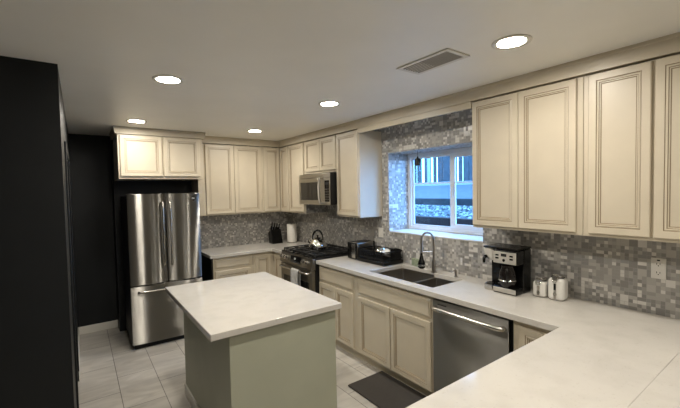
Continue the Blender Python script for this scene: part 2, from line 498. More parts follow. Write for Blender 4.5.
# ------------------------------------------------------------------ the garden bank outside
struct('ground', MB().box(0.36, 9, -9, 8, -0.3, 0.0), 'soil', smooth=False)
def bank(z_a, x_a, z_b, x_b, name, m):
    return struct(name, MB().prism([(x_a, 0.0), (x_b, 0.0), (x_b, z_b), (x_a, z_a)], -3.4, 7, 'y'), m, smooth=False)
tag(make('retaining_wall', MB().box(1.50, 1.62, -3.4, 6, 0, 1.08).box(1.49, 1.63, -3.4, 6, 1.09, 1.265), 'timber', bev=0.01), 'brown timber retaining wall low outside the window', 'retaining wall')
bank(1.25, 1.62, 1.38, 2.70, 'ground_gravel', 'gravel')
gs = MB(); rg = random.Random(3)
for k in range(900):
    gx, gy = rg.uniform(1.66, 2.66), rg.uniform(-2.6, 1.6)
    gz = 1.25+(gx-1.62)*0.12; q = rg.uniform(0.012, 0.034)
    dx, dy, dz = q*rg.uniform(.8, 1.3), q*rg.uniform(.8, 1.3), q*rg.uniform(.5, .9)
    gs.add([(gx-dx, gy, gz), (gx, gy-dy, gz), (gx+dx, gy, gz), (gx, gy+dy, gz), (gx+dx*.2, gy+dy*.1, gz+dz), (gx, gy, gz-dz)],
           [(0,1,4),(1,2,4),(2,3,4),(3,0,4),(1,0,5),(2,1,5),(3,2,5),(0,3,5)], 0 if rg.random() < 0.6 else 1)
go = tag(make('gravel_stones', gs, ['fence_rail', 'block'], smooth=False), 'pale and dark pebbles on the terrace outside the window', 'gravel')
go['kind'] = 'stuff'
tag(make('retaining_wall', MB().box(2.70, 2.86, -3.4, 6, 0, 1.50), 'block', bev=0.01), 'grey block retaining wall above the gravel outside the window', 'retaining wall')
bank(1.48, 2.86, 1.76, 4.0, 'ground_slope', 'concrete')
fe = thing('wooden_fence', 'weathered tall board fence on the bank outside the window', 'fence', (4.1, 0, 1.7))
make('rail', MB().box(-0.10, -0.04, -3, 6, 0.03, 0.14), 'fence_rail', fe)
make('rail', MB().box(-0.03, 0.0, -3, 6, 1.5, 1.6), 'fence', fe)
pk = MB()
y = -3.0
while y < 5.9:
    ww = random.choice((0.09, 0.14, 0.14, 0.2))
    d = random.choice((0.0, 0.0, 0.03, 0.07))
    pk.box(d, d+0.025, y, y+ww, 0.02, 2.05+random.uniform(-.05, .05))
    y += ww + random.choice((0.012, 0.03, 0.07))
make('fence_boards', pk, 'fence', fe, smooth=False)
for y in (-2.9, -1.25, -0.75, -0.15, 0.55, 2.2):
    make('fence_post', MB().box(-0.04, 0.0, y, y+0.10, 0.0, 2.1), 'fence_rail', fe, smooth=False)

# ------------------------------------------------------------------ cabinets
TD = 0.020
def door_mb(x0, x1, z0, z1, yf, raised=False):
    """yf = plane the door closes on (front of the box); door stands TD in front of it"""
    f = yf-TD
    rail = min(0.040, (x1-x0)*0.20)
    prof = [(0.0, yf), (0.0, f+0.004), (0.004, f), (rail, f), (rail+0.003, f+0.004), (rail+0.007, f+0.0015), (rail+0.013, f+0.0015),
            (rail+0.016, f+0.006), (rail+0.021, f+0.006), (rail+0.025, f+0.010), (rail+0.03, f+0.010)]
    mi = [0, 0, 0, 1, 0, 0, 1, 0, 1, 0, 0]
    return MB().rings(x0, x1, z0, z1, prof, mi)
def drawer_mb(x0, x1, z0, z1, yf):
    f = yf-TD
    return MB().rings(x0, x1, z0, z1, [(0, yf), (0, f+0.012), (0.004, f+0.008), (0.012, f+0.006), (0.016, f), (0.03, f)], [0, 0, 0, 0, 0, 0])
def add_door(root, *a):
    return make('cabinet_door', door_mb(*a), ['cream', 'glaze'], root, angle=20)
def add_drawer(root, *a):
    return make('drawer_front', drawer_mb(*a), 'cream', root, angle=20)
WG, BG = 'cream wall cabinets', 'cream base cabinets'
UB, UT, UD = 1.391, 2.335, 0.327       # wall cabinets: bottom, top, box depth
DB, DT = 1.410, 2.330

def wall_cab(label, y_left, y_right, doors, zb=UB, db=DB, body_mats='cream'):
    r = thing('wall_cabinet', label, 'cabinet', (0, y_left, 0), -PI/2, WG)
    W = y_left-y_right
    make('cabinet_body', MB().box(0, W, -UD, -0.002, zb, UT), body_mats, r, bev=0.002)
    for a, b in doors: add_door(r, y_left-a, y_left-b, db, DT, -UD)
    return r
wall_cab('cream two-door wall cabinet right of the window above the coffee maker', -3.552, -4.296, [(-3.560, -3.909), (-3.913, -4.264)])
wall_cab('cream two-door wall cabinet at the right edge above the outlet', -4.298, -5.02, [(-4.327, -4.614), (-4.628, -4.92)])
wall_cab('cream single-door wall cabinet between microwave and window', -1.776, -2.182, [(-1.786, -2.172)])
wall_cab('short cream two-door cabinet above the microwave', -1.036, -1.774, [(-1.076, -1.428), (-1.434, -1.768)], 1.912, 1.936)
r = wall_cab('narrow cream single-door wall cabinet left of the microwave', -0.600, -1.034, [(-0.622, -1.024)])
make('tiled_side', MB().box(0.434, 0.4365, -UD+0.012, -0.002, UB+0.002, 1.52), 'tile', r, smooth=False)

r = thing('wall_cabinet', 'cream corner wall cabinet where the two runs meet', 'cabinet', (0, 0, 0), 0, WG)
make('cabinet_body', MB().prism([(-0.002, -0.002), (-0.618, -0.002), (-0.618, -UD), (-UD, -UD), (-UD, -0.598), (-0.002, -0.598)], UB, UT, 'z'), 'cream', r, bev=0.002)
add_door(r, -0.602, -0.352, DB, DT, -UD)
d = make('cabinet_door', door_mb(0.352, 0.592, DB, DT, -UD), ['cream', 'glaze'], r, angle=20)
d.rotation_euler.z = -PI/2
r = thing('wall_cabinet', 'cream two-door wall cabinet on the back wall beside the fridge', 'cabinet', (-1.44, 0, 0), 0, WG)
make('cabinet_body', MB().box(-0.066, 0.820, -UD, -0.002, UB, UT), 'cream', r, bev=0.002)
add_door(r, 0.028, 0.395, DB, DT, -UD); add_door(r, 0.412, 0.795, DB, DT, -UD)
r = thing('wall_cabinet', 'deep cream two-door cabinet above the fridge', 'cabinet', (-2.405, 0, 0), 0, WG)
make('cabinet_body', MB().box(0, 0.89, -0.60, -0.002, 1.864, 2.352), 'cream', r, bev=0.002)
add_door(r, 0.020, 0.437, 1.893, 2.346, -0.60); add_door(r, 0.455, 0.853, 1.893, 2.346, -0.60)

ZB, ZT, BD = 0.100, 0.872, 0.600      # base cabinets: bottom of box, top, depth
def base_body(W, ydep=BD, holes=None):
    return MB().box(0, W, -ydep, -0.003, ZB, ZT).box(0.0, W, -0.545, -0.02, 0.0, ZB)
def base_cab(label, y_left, y_right):
    return thing('base_cabinet', label, 'cabinet', (0, y_left, 0), -PI/2, BG)
# between range and sink
r = base_cab('cream base cabinet with one drawer over two doors, right of the range', -1.768, -2.44)
make('cabinet_body', base_body(0.670), 'cream', r, bev=0.002)
add_drawer(r, 0.022, 0.629, 0.700, 0.845, -BD); add_door(r, 0.022, 0.326, 0.118, 0.672, -BD); add_door(r, 0.336, 0.629, 0.118, 0.672, -BD)
# sink base: open box so the bowls hang in it
r = base_cab('cream sink cabinet with false drawer front over two doors', -2.44, -3.395)
W = 0.953
bb = MB().box(0, 0.02, -BD, -0.003, ZB, ZT).box(W-0.02, W, -BD, -0.003, ZB, ZT).box(0.02, W-0.02, -BD, -0.003, ZB, ZB+0.02)
bb.box(0.02, W-0.02, -BD, -BD+0.02, ZB+0.02, ZT).box(0, W, -0.545, -0.02, 0, ZB)
make('cabinet_body', bb, 'cream', r, bev=0.001)
add_drawer(r, 0.050, 0.930, 0.695, 0.845, -BD); add_door(r, 0.055, 0.478, 0.118, 0.665, -BD); add_door(r, 0.490, 0.930, 0.118, 0.665, -BD)
# filler cabinet between dishwasher and peninsula
r = base_cab('narrow cream corner cabinet between dishwasher and peninsula', -4.016, -4.33)
make('cabinet_body', base_body(0.314), 'cream', r, bev=0.002)
add_door(r, 0.042, 0.264, 0.118, 0.838, -BD)
# peninsula base
r = thing('base_cabinet', 'cream cabinet base under the peninsula worktop', 'cabinet', (0, -4.34, 0), 0, BG)
make('cabinet_body', MB().box(-2.12, -0.003, -0.62, 0, ZB, ZT).box(-2.08, -0.003, -0.58, -0.06, 0, ZB), 'cream', r, bev=0.002)
for k in range(3):
    d = make('cabinet_door', door_mb(0.70+k*0.45, 1.13+k*0.45, 0.118, 0.845, 0), ['cream', 'glaze'], r, angle=20)
    d.rotation_euler.z = PI
# back run
r = thing('base_cabinet', 'cream drawer cabinet with end panel blackened for the shade beside the fridge', 'cabinet', (-1.452, 0, 0), 0, BG)
make('cabinet_body', MB().box(0.02, 0.545, -BD, -0.003, ZB, ZT).box(0.02, 0.545, -0.545, -0.02, 0, ZB), 'cream', r, bev=0.002)
make('shaded_end_panel', MB().box(0.0, 0.02, -BD, -0.003, 0, ZT), 'side_black', r)  # black colour paints in the shadow on this cabinet end
add_drawer(r, 0.038, 0.500, 0.735, 0.845, -BD); add_door(r, 0.038, 0.500, 0.118, 0.700, -BD)
r = thing('base_cabinet', 'cream corner base cabinet left of the range', 'cabinet', (0, 0, 0), 0, BG)
make('cabinet_body', MB().prism([(-0.003, -0.003), (-0.903, -0.003), (-0.903, -BD), (-BD, -BD), (-BD, -0.984), (-0.003, -0.984)], ZB, ZT, 'z')
     .prism([(-0.02, -0.02), (-0.89, -0.02), (-0.89, -0.545), (-0.545, -0.545), (-0.545, -0.975), (-0.02, -0.975)], 0, ZB, 'z'), 'cream', r, bev=0.002)
add_door(r, -0.882, -0.655, 0.118, 0.838, -BD)
d = make('cabinet_door', door_mb(0.655, 0.915, 0.118, 0.838, -BD), ['cream', 'glaze'], r, angle=20)
d.rotation_euler.z = -PI/2

# ------------------------------------------------------------------ worktops
CZ0, CZ1, EC = 0.874, 0.914, 0.641
xs = [-1.475, -EC, 0.0]; ys = [-1.022, -EC, 0.0]
tag(make('worktop', MB().cells([-1.475, -EC, -0.001], [-0.986, -EC, -0.001], lambda i, j: not (i == 0 and j == 0), CZ0, CZ1), 'quartz', bev=0.003),
    'white quartz worktop in the back corner under the knife block', 'worktop')
SX = [-2.15, -EC, -0.540, -0.140, -0.075, -0.001]
SY = [-4.776, -4.302, -3.335, -3.042, -3.016, -2.555, -1.766]
def solid(i, j):
    if i == 0: return j == 0                       # peninsula arm
    if i == 2 and j in (2, 3, 4): return False     # both bowls and the steel between them
    if i == 3 and j == 4: return False             # the deeper left bowl
    return True
tag(make('worktop', MB().cells(SX, SY, solid, CZ0, CZ1), 'quartz', bev=0.003), 'white quartz worktop round the sink and along the peninsula', 'worktop')
tag(make('worktop', MB().box(-2.15, -0.001, -5.25, -4.7764, CZ0, CZ1), 'quartz', bev=0.001), 'white quartz slab beyond the seam at the lower right corner', 'worktop')

# ------------------------------------------------------------------ island
r = thing('kitchen_island', 'sage green kitchen island with overhanging white quartz top', 'island', (-1.765, -2.55, 0))
make('island_body', MB().box(-0.327, 0.425, -0.585, 0.570, 0, 0.873), 'sage', r, bev=0.003)
make('island_top', MB().box(-0.446, 0.446, -0.638, 0.645, CZ0, CZ1), 'quartz', r, bev=0.005, seg=3)
make('baseboard', MB().box(-0.340, -0.327, -0.585, 0.570, 0, 0.09), 'white_trim', r, bev=0.004)

# ------------------------------------------------------------------ refrigerator
r = thing('refrigerator', 'stainless french door refrigerator with bottom freezer', 'refrigerator', (-2.354, -0.09, 0))
FW, FY = 0.748, -0.605        # width; plane where the doors close (local)
make('fridge_body', MB().box(0.004, FW-0.004, FY, 0.05, 0.03, 1.675), 'side_black', r, bev=0.004)
make('base_grille', MB().box(0.02, FW-0.02, FY-0.03, FY, 0.0, 0.045), 'black_matte', r)
def bulged(x0, x1, z0, z1, yb, t, bul, n=14):
    poly = []
    for i in range(n+1):
        u = i/n
        poly.append((x0+(x1-x0)*u, yb-t-bul*(1-(2*u-1)**2)))
    poly = [(x0, yb)]+poly+[(x1, yb)]
    return MB().prism(poly, z0, z1, 'z')
SPL = 0.378
d1 = make('fridge_door', bulged(0, SPL-0.003, 0.702, 1.695, FY-0.006, 0.046, 0.022), 'steel', r, bev=0.003, angle=25)
d2 = make('fridge_door', bulged(SPL+0.003, FW, 0.702, 1.695, FY-0.006, 0.046, 0.022), 'steel', r, bev=0.003, angle=25)
d3 = make('freezer_drawer', bulged(0, FW, 0.055, 0.690, FY-0.006, 0.052, 0.016), 'steel', r, bev=0.003, angle=25)
def bar_handle(a, b, out, rad, parent, m='chrome', n=9):
    a, b = Vector(a), Vector(b)
    pts = [a, a+Vector(out)*0.8]
    for i in range(n+1):
        u = i/n
        p = a.lerp(b, 0.02+0.96*u) + Vector(out)*(1.0+0.18*math.sin(PI*u))
        pts.append(p)
    pts += [b+Vector(out)*0.8, b]
    return make('handle', MB().tube(pts, rad, 10), m, parent, angle=60)
HY = FY-0.058
bar_handle((SPL-0.038, HY-0.006, 0.90), (SPL-0.038, HY-0.006, 1.60), (0, -0.04, 0), 0.011, d1, 'steel_plain')
bar_handle((SPL+0.038, HY-0.006, 0.90), (SPL+0.038, HY-0.006, 1.60), (0, -0.04, 0), 0.011, d2, 'steel_plain')
bar_handle((0.075, HY-0.004, 0.632), (0.70, HY-0.004, 0.632), (0, -0.04, 0), 0.011, d3, 'steel_plain')
bd = make('badge', MB().lathe([(0.026, 0), (0.026, 0.004), (0.0235, 0.006)], (FW-0.075, HY-0.012, 1.635), 28, 0, 'y').lathe([(0.027, 0.0), (0.029, 0.003), (0.027, 0.006), (0.0255, 0.003), (0.027, 0.0)], (FW-0.075, HY-0.012, 1.635), 28, 1, 'y'), ['black_glass', 'chrome'], d2)
cu = bpy.data.curves.new('badge_letters', 'FONT'); cu.body = 'GE'; cu.size = 0.03; cu.align_x = 'CENTER'; cu.align_y = 'CENTER'; cu.extrude = 0.001
tmp = bpy.data.objects.new('badge_letters', cu); COL.objects.link(tmp)
bpy.context.view_layer.update()
tm = bpy.data.meshes.new_from_object(tmp.evaluated_get(bpy.context.evaluated_depsgraph_get()))
bpy.data.objects.remove(tmp)
tm.materials.clear(); tm.materials.append(M['legend'])
bl = bpy.data.objects.new('badge_letters', tm); COL.objects.link(bl)
bl.parent = bd; bl.location = (FW-0.075, HY-0.0135, 1.635); bl.rotation_euler = (PI/2, 0, 0)
make('hinge_cap', MB().box(0.02, 0.10, FY-0.04, FY+0.06, 1.676, 1.70), 'black', r, bev=0.004)
make('hinge_cap', MB().box(FW-0.10, FW-0.02, FY-0.04, FY+0.06, 1.676, 1.70), 'black', r, bev=0.004)

# ------------------------------------------------------------------ range
r = thing('gas_range', 'slide-in stainless gas range with black grates', 'range', (0, -0.990, 0), -PI/2)
RW = 0.772
make('range_body', MB().box(0.003, RW-0.003, -0.645, -0.012, 0.02, 0.928), 'side_black', r, bev=0.003)
make('storage_drawer', MB().box(0.008, RW-0.008, -0.688, -0.646, 0.06, 0.225), 'steel_dark', r, bev=0.004)
od = make('oven_door', MB().cells([0.008, 0.075, RW-0.075, RW-0.008], [0.235, 0.30, 0.65, 0.792], lambda i, j: not (i == 1 and j == 1), -0.690, -0.646, 'y'), 'steel_dark', r, bev=0.004)
make('oven_window', MB().box(0.075, RW-0.075, -0.686, -0.650, 0.30, 0.65), 'black_glass', od)
bar_handle((0.05, -0.690, 0.760), (RW-0.05, -0.690, 0.760), (0, -0.042, 0), 0.011, od, 'steel_plain')
cpn = make('control_panel', MB().prism([(-0.646, 0.800), (-0.692, 0.800), (-0.700, 0.822), (-0.672, 0.928), (-0.646, 0.928)], 0.0, RW, 'x'), 'steel_dark', r, bev=0.003)
nrm = Vector((0, -0.106, -0.028)).normalized()    # outward normal of the sloped face (approx.)
def on_panel(x, t):
    return Vector((x, -0.700+0.028*t, 0.822+0.106*t))
def plate_on_panel(x0, x1, t0, t1, th):
    nv = Vector((0, -0.967, 0.255))
    a = [on_panel(x0, t0), on_panel(x1, t0), on_panel(x1, t1), on_panel(x0, t1)]
    b = [p+nv*th for p in a]
    return MB().add(a+b, [(3,2,1,0),(4,5,6,7),(0,1,5,4),(1,2,6,5),(2,3,7,6),(3,0,4,7)])
dsp = make('control_display', plate_on_panel(0.27, 0.52, 0.12, 0.86, 0.003), 'black_glass', cpn)
make('clock_digits', MB().add(plate_on_panel(0.36, 0.372, 0.45, 0.65, 0.0036).v, plate_on_panel(0,1,0,1,1).f).add(plate_on_panel(0.38, 0.392, 0.45, 0.65, 0.0036).v, plate_on_panel(0,1,0,1,1).f), 'legend', dsp)
for x in (0.055, 0.125, 0.195, 0.595, 0.675):
    kb = MB()
    c0 = on_panel(x, 0.48); nv = Vector((0, -0.967, 0.255))
    kb.tube([c0, c0+nv*0.010, c0+nv*0.012, c0+nv*0.034, c0+nv*0.037], [0.027, 0.027, 0.021, 0.020, 0.016], 20)
    kk = make('knob', kb, 'chrome', cpn, angle=40)
make('cooktop', MB().box(0.0, RW, -0.672, -0.006, 0.9285, 0.942), 'black_glass', r, bev=0.003)
for bx, by, br in ((0.15, -0.50, 0.05), (0.15, -0.19, 0.04), (0.388, -0.34, 0.055), (0.625, -0.50, 0.05), (0.625, -0.19, 0.04)):
    make('burner', MB().lathe([(br, 0), (br, 0.008), (br*0.75, 0.010), (br*0.75, 0.018), (br*0.6, 0.021), (0.0, 0.021)], (bx, by, 0.942), 24), 'iron', r)
for gx0, gx1 in ((0.012, 0.262), (0.268, 0.508), (0.514, 0.764)):
    g = MB()
    y0, y1, z0, z1, t = -0.645, -0.05, 0.958, 0.974, 0.011
    for x in (gx0, gx1-t): g.box(x, x+t, y0, y1, z0, z1)
    for yy in (y0, (y0+y1)/2-t/2, y1-t): g.box(gx0+t, gx1-t, yy, yy+t, z0, z1)
    cxm = (gx0+gx1)/2
    g.box(cxm-t/2, cxm+t/2, y0+t, (y0+y1)/2-t/2, z0, z1).box(cxm-t/2, cxm+t/2, (y0+y1)/2+t/2, y1-t, z0, z1)
    for yy in (y0+0.14, y1-0.15): g.box(gx0+t, cxm-t/2, yy, yy+t, z0, z1).box(cxm+t/2, gx1-t, yy, yy+t, z0, z1)
    for x in (gx0, gx1-t):
        for yy in (y0, y1-t): g.box(x, x+t, yy, yy+t, 0.942, z0)
    make('grate', g, 'iron', r, bev=0.002, seg=1)

# ------------------------------------------------------------------ microwave
r = thing('microwave', 'stainless over-the-range microwave with black window', 'microwave', (0, -1.038, 1.522), -PI/2)
MW, MH, MD = 0.725, 0.376, 0.395
make('microwave_body', MB().box(0.002, MW-0.002, -MD, -0.004, 0.004, MH).box(MW-0.0045, MW, -MD-0.025, -MD, 0.002, MH), 'side_black', r, bev=0.002)
make('vent_strip', MB().box(0, MW-0.005, -MD-0.024, -MD, MH-0.048, MH), 'steel_light', r, bev=0.002)
md_ = make('microwave_door', MB().cells([0, 0.045, 0.500, 0.600], [0.0, 0.055, 0.275, MH-0.052], lambda i, j: not (i == 1 and j == 1), -MD-0.026, -MD, 'y'), 'steel_light', r, bev=0.003)
make('door_window', MB().box(0.045, 0.500, -MD-0.0255, -MD-0.004, 0.055, 0.275), 'black_glass', md_)
bar_handle((0.560, -MD-0.026, 0.030), (0.560, -MD-0.026, 0.320), (0, -0.045, 0), 0.016, md_, 'steel_light')
cpn = make('control_panel', MB().box(0.604, 0.702, -MD-0.026, -MD, 0.04, 0.29), 'black_glass', r, bev=0.002)
make('panel_frame', MB().cells([0.6025, 0.6035, 0.7025, MW-0.005], [0, 0.0395, 0.2905, MH-0.052], lambda i, j: not (i == 1 and j == 1), -MD-0.026, -MD, 'y'), 'steel_light', r)
bt = MB()
for i in range(3):
    for j in range(5): bt.box(0.612+i*0.029, 0.630+i*0.029, -MD-0.0266, -MD-0.026, 0.06+j*0.03, 0.072+j*0.03)
make('button_legends', bt, 'steel_dark', cpn, smooth=False)
make('clock_display', MB().box(0.615, 0.690, -MD-0.0268, -MD-0.026, 0.235, 0.268), 'slot', cpn)

# ------------------------------------------------------------------ dishwasher
r = thing('dishwasher', 'stainless dishwasher between sink cabinet and corner', 'dishwasher', (0, -3.400, 0), -PI/2)
make('dishwasher_body', MB().box(0.004, 0.606, -0.59, -0.02, 0.10, 0.868), 'side_black', r)
make('toe_panel', MB().box(0.01, 0.60, -0.56, -0.53, 0.0, 0.10), 'black_matte', r)
dd = make('dishwasher_door', MB().box(0.004, 0.600, -0.628, -0.592, 0.115, 0.858), 'steel_soft', r, bev=0.004)
bar_handle((0.035, -0.628, 0.800), (0.57, -0.628, 0.800), (0, -0.036, 0), 0.017, dd, 'steel_plain')
make('vent_slot', MB().box(0.05, 0.13, -0.6288, -0.627, 0.825, 0.832), 'slot', dd)

# ------------------------------------------------------------------ sink, faucet
r = thing('kitchen_sink', 'undermount stainless double-bowl sink under the window', 'sink', (0, 0, CZ0))
def bowl(x0, x1, y0, y1, depth, rad=0.012, n=4):
    out = []
    for cx_, cy_, a0 in ((x1-rad, y1-rad, 0), (x0+rad, y1-rad, PI/2), (x0+rad, y0+rad, PI), (x1-rad, y0+rad, 3*PI/2)):
        for k in range(n+1):
            a = a0+PI/2*k/n
            out.append((cx_+rad*math.cos(a), cy_+rad*math.sin(a)))
    cxm, cym = (x0+x1)/2, (y0+y1)/2
    def ring(s_, z, ex=0.0): return [(cxm+(x-cxm)*s_+(ex if x > cxm else -ex), cym+(y-cym)*s_+(ex if y > cym else -ex), z) for x, y in out]
    rs = [ring(1, -0.0005, 0.012), ring(1, -0.0005), ring(0.985, -depth+0.03), ring(0.955, -depth+0.008), ring(0.90, -depth), ring(0.15, -depth-0.004)]
    rs += [ring(0.15, -depth-0.008), ring(1, -depth-0.004), ring(1, -0.004, 0.012)]
    n_ = len(out); vs = [p for q in rs for p in q]; fs = []
    for i in range(len(rs)):
        j = (i+1) % len(rs)
        if i == 5:
            continue
        for k in range(n_):
            k2 = (k+1) % n_
            fs.append((i*n_+k, i*n_+k2, j*n_+k2, j*n_+k))
    fs.append(tuple(range(5*n_, 6*n_))); fs.append(tuple(range(6*n_, 7*n_)))
    return MB().add(vs, fs)
for (x0, x1, y0, y1, dp) in ((-0.540, -0.075, -3.016, -2.555, 0.20), (-0.540, -0.140, -3.335, -3.042, 0.18)):
    b_ = make('bowl', bowl(x0, x1, y0, y1, dp), 'sink', r, angle=50)
    make('drain', MB().lathe([(0.042, 0), (0.042, 0.004), (0.030, 0.005), (0.022, 0.001), (0, 0.001)], ((x0+x1)/2, (y0+y1)/2, -dp-0.003), 24), 'chrome', b_)

make('divider', MB().box(-0.540, -0.140, -3.0418, -3.0162, -0.012, -0.0012), 'steel_plain', r, bev=0.003)
r = thing('kitchen_faucet', 'tall arched pull-down faucet with dark spray head behind the sink', 'faucet', (-0.118, -2.995, CZ1))
make('faucet_base', MB().lathe([(0.028, 0), (0.028, 0.008), (0.021, 0.014), (0.019, 0.10), (0.016, 0.115), (0.0, 0.115)], (0, 0, 0), 24), 'nickel', r)
hd = Vector((-0.085, 0.072, 0))     # where the head hangs, relative to the base
arc = [(0, 0, 0.112), (0, 0, 0.30)]
for k in range(1, 14):
    a = PI*k/13
    f_ = (1-math.cos(a))/2
    arc.append((hd.x*f_, hd.y*f_, 0.30+0.072*math.sin(a)))
arc.append((hd.x, hd.y, 0.19))
make('spout', MB().tube(arc, 0.0095, 12), 'nickel', r, angle=60)
sp = MB()
for p0, p1 in zip(arc[1:], arc[2:]):
    p0, p1 = Vector(p0), Vector(p1)
    L_ = (p1-p0).length; t_ = (p1-p0).normalized()
    for q in range(max(1, int(L_/0.009))):
        c_ = p0+t_*(q+0.5)*0.009
        a_ = t_.orthogonal().normalized(); b2 = t_.cross(a_)
        sp.tube([c_+(a_*math.cos(2*PI*k/10)+b2*math.sin(2*PI*k/10))*0.0105 for k in range(10)], 0.0018, 5, 0, True)
make('spring', sp, 'nickel', r)
make('spray_head', MB().lathe([(0.010, 0.20), (0.012, 0.16), (0.020, 0.125), (0.031, 0.095), (0.036, 0.068), (0.031, 0.045), (0.018, 0.034), (0.0, 0.032)], (hd.x, hd.y, 0), 24), 'black', r)
make('spray_ring', MB().lathe([(0.0352, 0.076), (0.0372, 0.070), (0.0366, 0.062), (0.035, 0.067), (0.0352, 0.076)], (hd.x, hd.y, 0), 24), 'chrome', r)
make('support_arm', MB().tube([(0, 0, 0.19), (hd.x, hd.y, 0.19)], 0.005, 8).lathe([(0.0135, 0.182), (0.0135, 0.198)], (hd.x, hd.y, 0), 18), 'nickel', r)
make('lever', MB().tube([(0.0, -0.016, 0.055), (0.0, -0.045, 0.060), (-0.01, -0.085, 0.085)], [0.010, 0.008, 0.006], 10), 'nickel', r, angle=60)
r = thing('soap_pump', 'small dark deck soap pump right of the faucet', 'soap dispenser', (-0.115, -3.235, CZ1))
make('pump_base', MB().lathe([(0.019, 0), (0.019, 0.006), (0.011, 0.011), (0.010, 0.045), (0.0, 0.045)], (0, 0, 0), 20), 'nickel', r)
make('nozzle', MB().tube([(0, 0, 0.042), (0, 0, 0.055), (-0.02, 0.0, 0.060), (-0.062, 0.0, 0.052)], [0.008, 0.008, 0.006, 0.005], 10), 'nickel', r, angle=60)
tag(make('dish_sponge', MB().box(-0.055, 0.055, -0.018, 0.018, 0, 0.075), 'sponge', bev=0.008, at=(-0.035, -2.70, CZ1), rotz=1.35), 'pale green sponge standing behind the sink beside the dish rack', 'sponge')

# ------------------------------------------------------------------ worktop appliances
# toaster: end face towards the room
r = thing('toaster', 'black and steel toaster beside the dish rack', 'toaster', (-0.165, -1.992, CZ1))
make('toaster_body', MB().box(-0.125, 0.125, -0.078, 0.078, 0.012, 0.195), 'steel_dark', r, bev=0.018, seg=3)
make('end_cap', MB().box(-0.142, -0.125, -0.078, 0.078, 0.008, 0.190), 'black', r, bev=0.006)
make('end_cap', MB().box(0.125, 0.138, -0.078, 0.078, 0.008, 0.190), 'black', r, bev=0.006)
make('control_plate', MB().box(-0.146, -0.142, -0.070, -0.005, 0.02, 0.180), 'steel_plain', r)
make('lever', MB().box(-0.160, -0.142, 0.018, 0.05, 0.12, 0.135), 'black', r, bev=0.003)
for yy in (-0.035, 0.035): make('toast_slot', MB().box(-0.10, 0.10, yy-0.014, yy+0.014, 0.1945, 0.1965), 'slot', r)
for xx in (-0.10, 0.10):
    for yy in (-0.055, 0.055): make('foot', MB().cyl((xx, yy, 0), 0.012, 0.013, 'z', 12), 'black', r)

# dish rack
r = thing('dish_rack', 'black dish rack holding dishes left of the sink', 'dish rack', (-0.172, -2.310, CZ1))
X, Y = 0.138, 0.215
make('drip_tray', MB().cells([-X, -X+0.008, X-0.008, X], [-Y, -Y+0.008, Y-0.008, Y], lambda i, j: not (i == 1 and j == 1), 0.006, 0.04).box(-X+0.008, X-0.008, -Y+0.008, Y-0.008, 0.006, 0.014), 'black', r, bev=0.002)
tr = MB()
for z in (0.062, 0.138):
    tr.tube([(-X+.01, -Y+.01, z), (X-.01, -Y+.01, z), (X-.01, Y-.01, z), (-X+.01, Y-.01, z)], 0.0045, 8, 0, True)
for k in range(25):
    yy = -Y+.01+(2*Y-.02)*k/24
    for xx in (-X+.01, X-.01): tr.tube([(xx, yy, 0.02), (xx, yy, 0.138)], 0.003, 6)
for k in range(17):
    xx = -X+.01+(2*X-.02)*k/16
    for yy in (-Y+.01, Y-.01): tr.tube([(xx, yy, 0.02), (xx, yy, 0.138)], 0.003, 6)
make('wire_basket', tr, 'black_matte', r)
tn = MB()
for k in range(9):
    yy = -0.06+k*0.03
    tn.tube([(-0.10, yy, 0.02), (-0.10, yy, 0.085), (-0.085, yy, 0.10), (-0.07, yy, 0.085), (-0.07, yy, 0.02)], 0.0025, 6)
make('plate_prongs', tn, 'black_matte', r)
make('cutlery_caddy', MB().cells([0.045, 0.05, 0.12, 0.125], [-0.19, -0.185, -0.12, -0.115], lambda i, j: not (i == 1 and j == 1), 0.02, 0.15), 'black', r)
def bowl_thing(label, mname, loc, R_, h, tilt):
    o = make('bowl', MB().lathe([(0.0, 0.0), (R_*0.5, 0.0), (R_*0.8, h*0.4), (R_, h), (R_*0.96, h), (R_*0.76, h*0.42), (R_*0.46, 0.006), (0.0, 0.006)], (0, 0, 0), 28), mname, at=loc, angle=60)
    o.rotation_euler = tilt
    return tag(o, label, 'bowl')
bowl_thing('steel bowl lying upside down in the dish rack', 'chrome', (-0.165, -2.325, CZ1+0.16), 0.07, 0.05, (PI*0.94, 0.1, 0))
bowl_thing('small white dish tilted at the near end of the dish rack', 'ceramic', (-0.205, -2.445, CZ1+0.112), 0.042, 0.03, (0.25, -0.35, 0))
tag(make('drinking_glass', MB().lathe([(0.0, 0.0), (0.030, 0.0), (0.034, 0.11), (0.031, 0.11), (0.027, 0.006), (0, 0.006)], (0, 0, 0), 24), 'clear', at=(-0.13, -2.20, CZ1+0.016), angle=60), 'clear drinking glass at the far end of the dish rack', 'glass')

# coffee maker
r = thing('coffee_maker', 'black and steel dual coffee maker with glass carafe', 'coffee maker', (-0.175, -3.735, CZ1), -PI/2)
r.scale = (0.86, 0.90, 0.955)
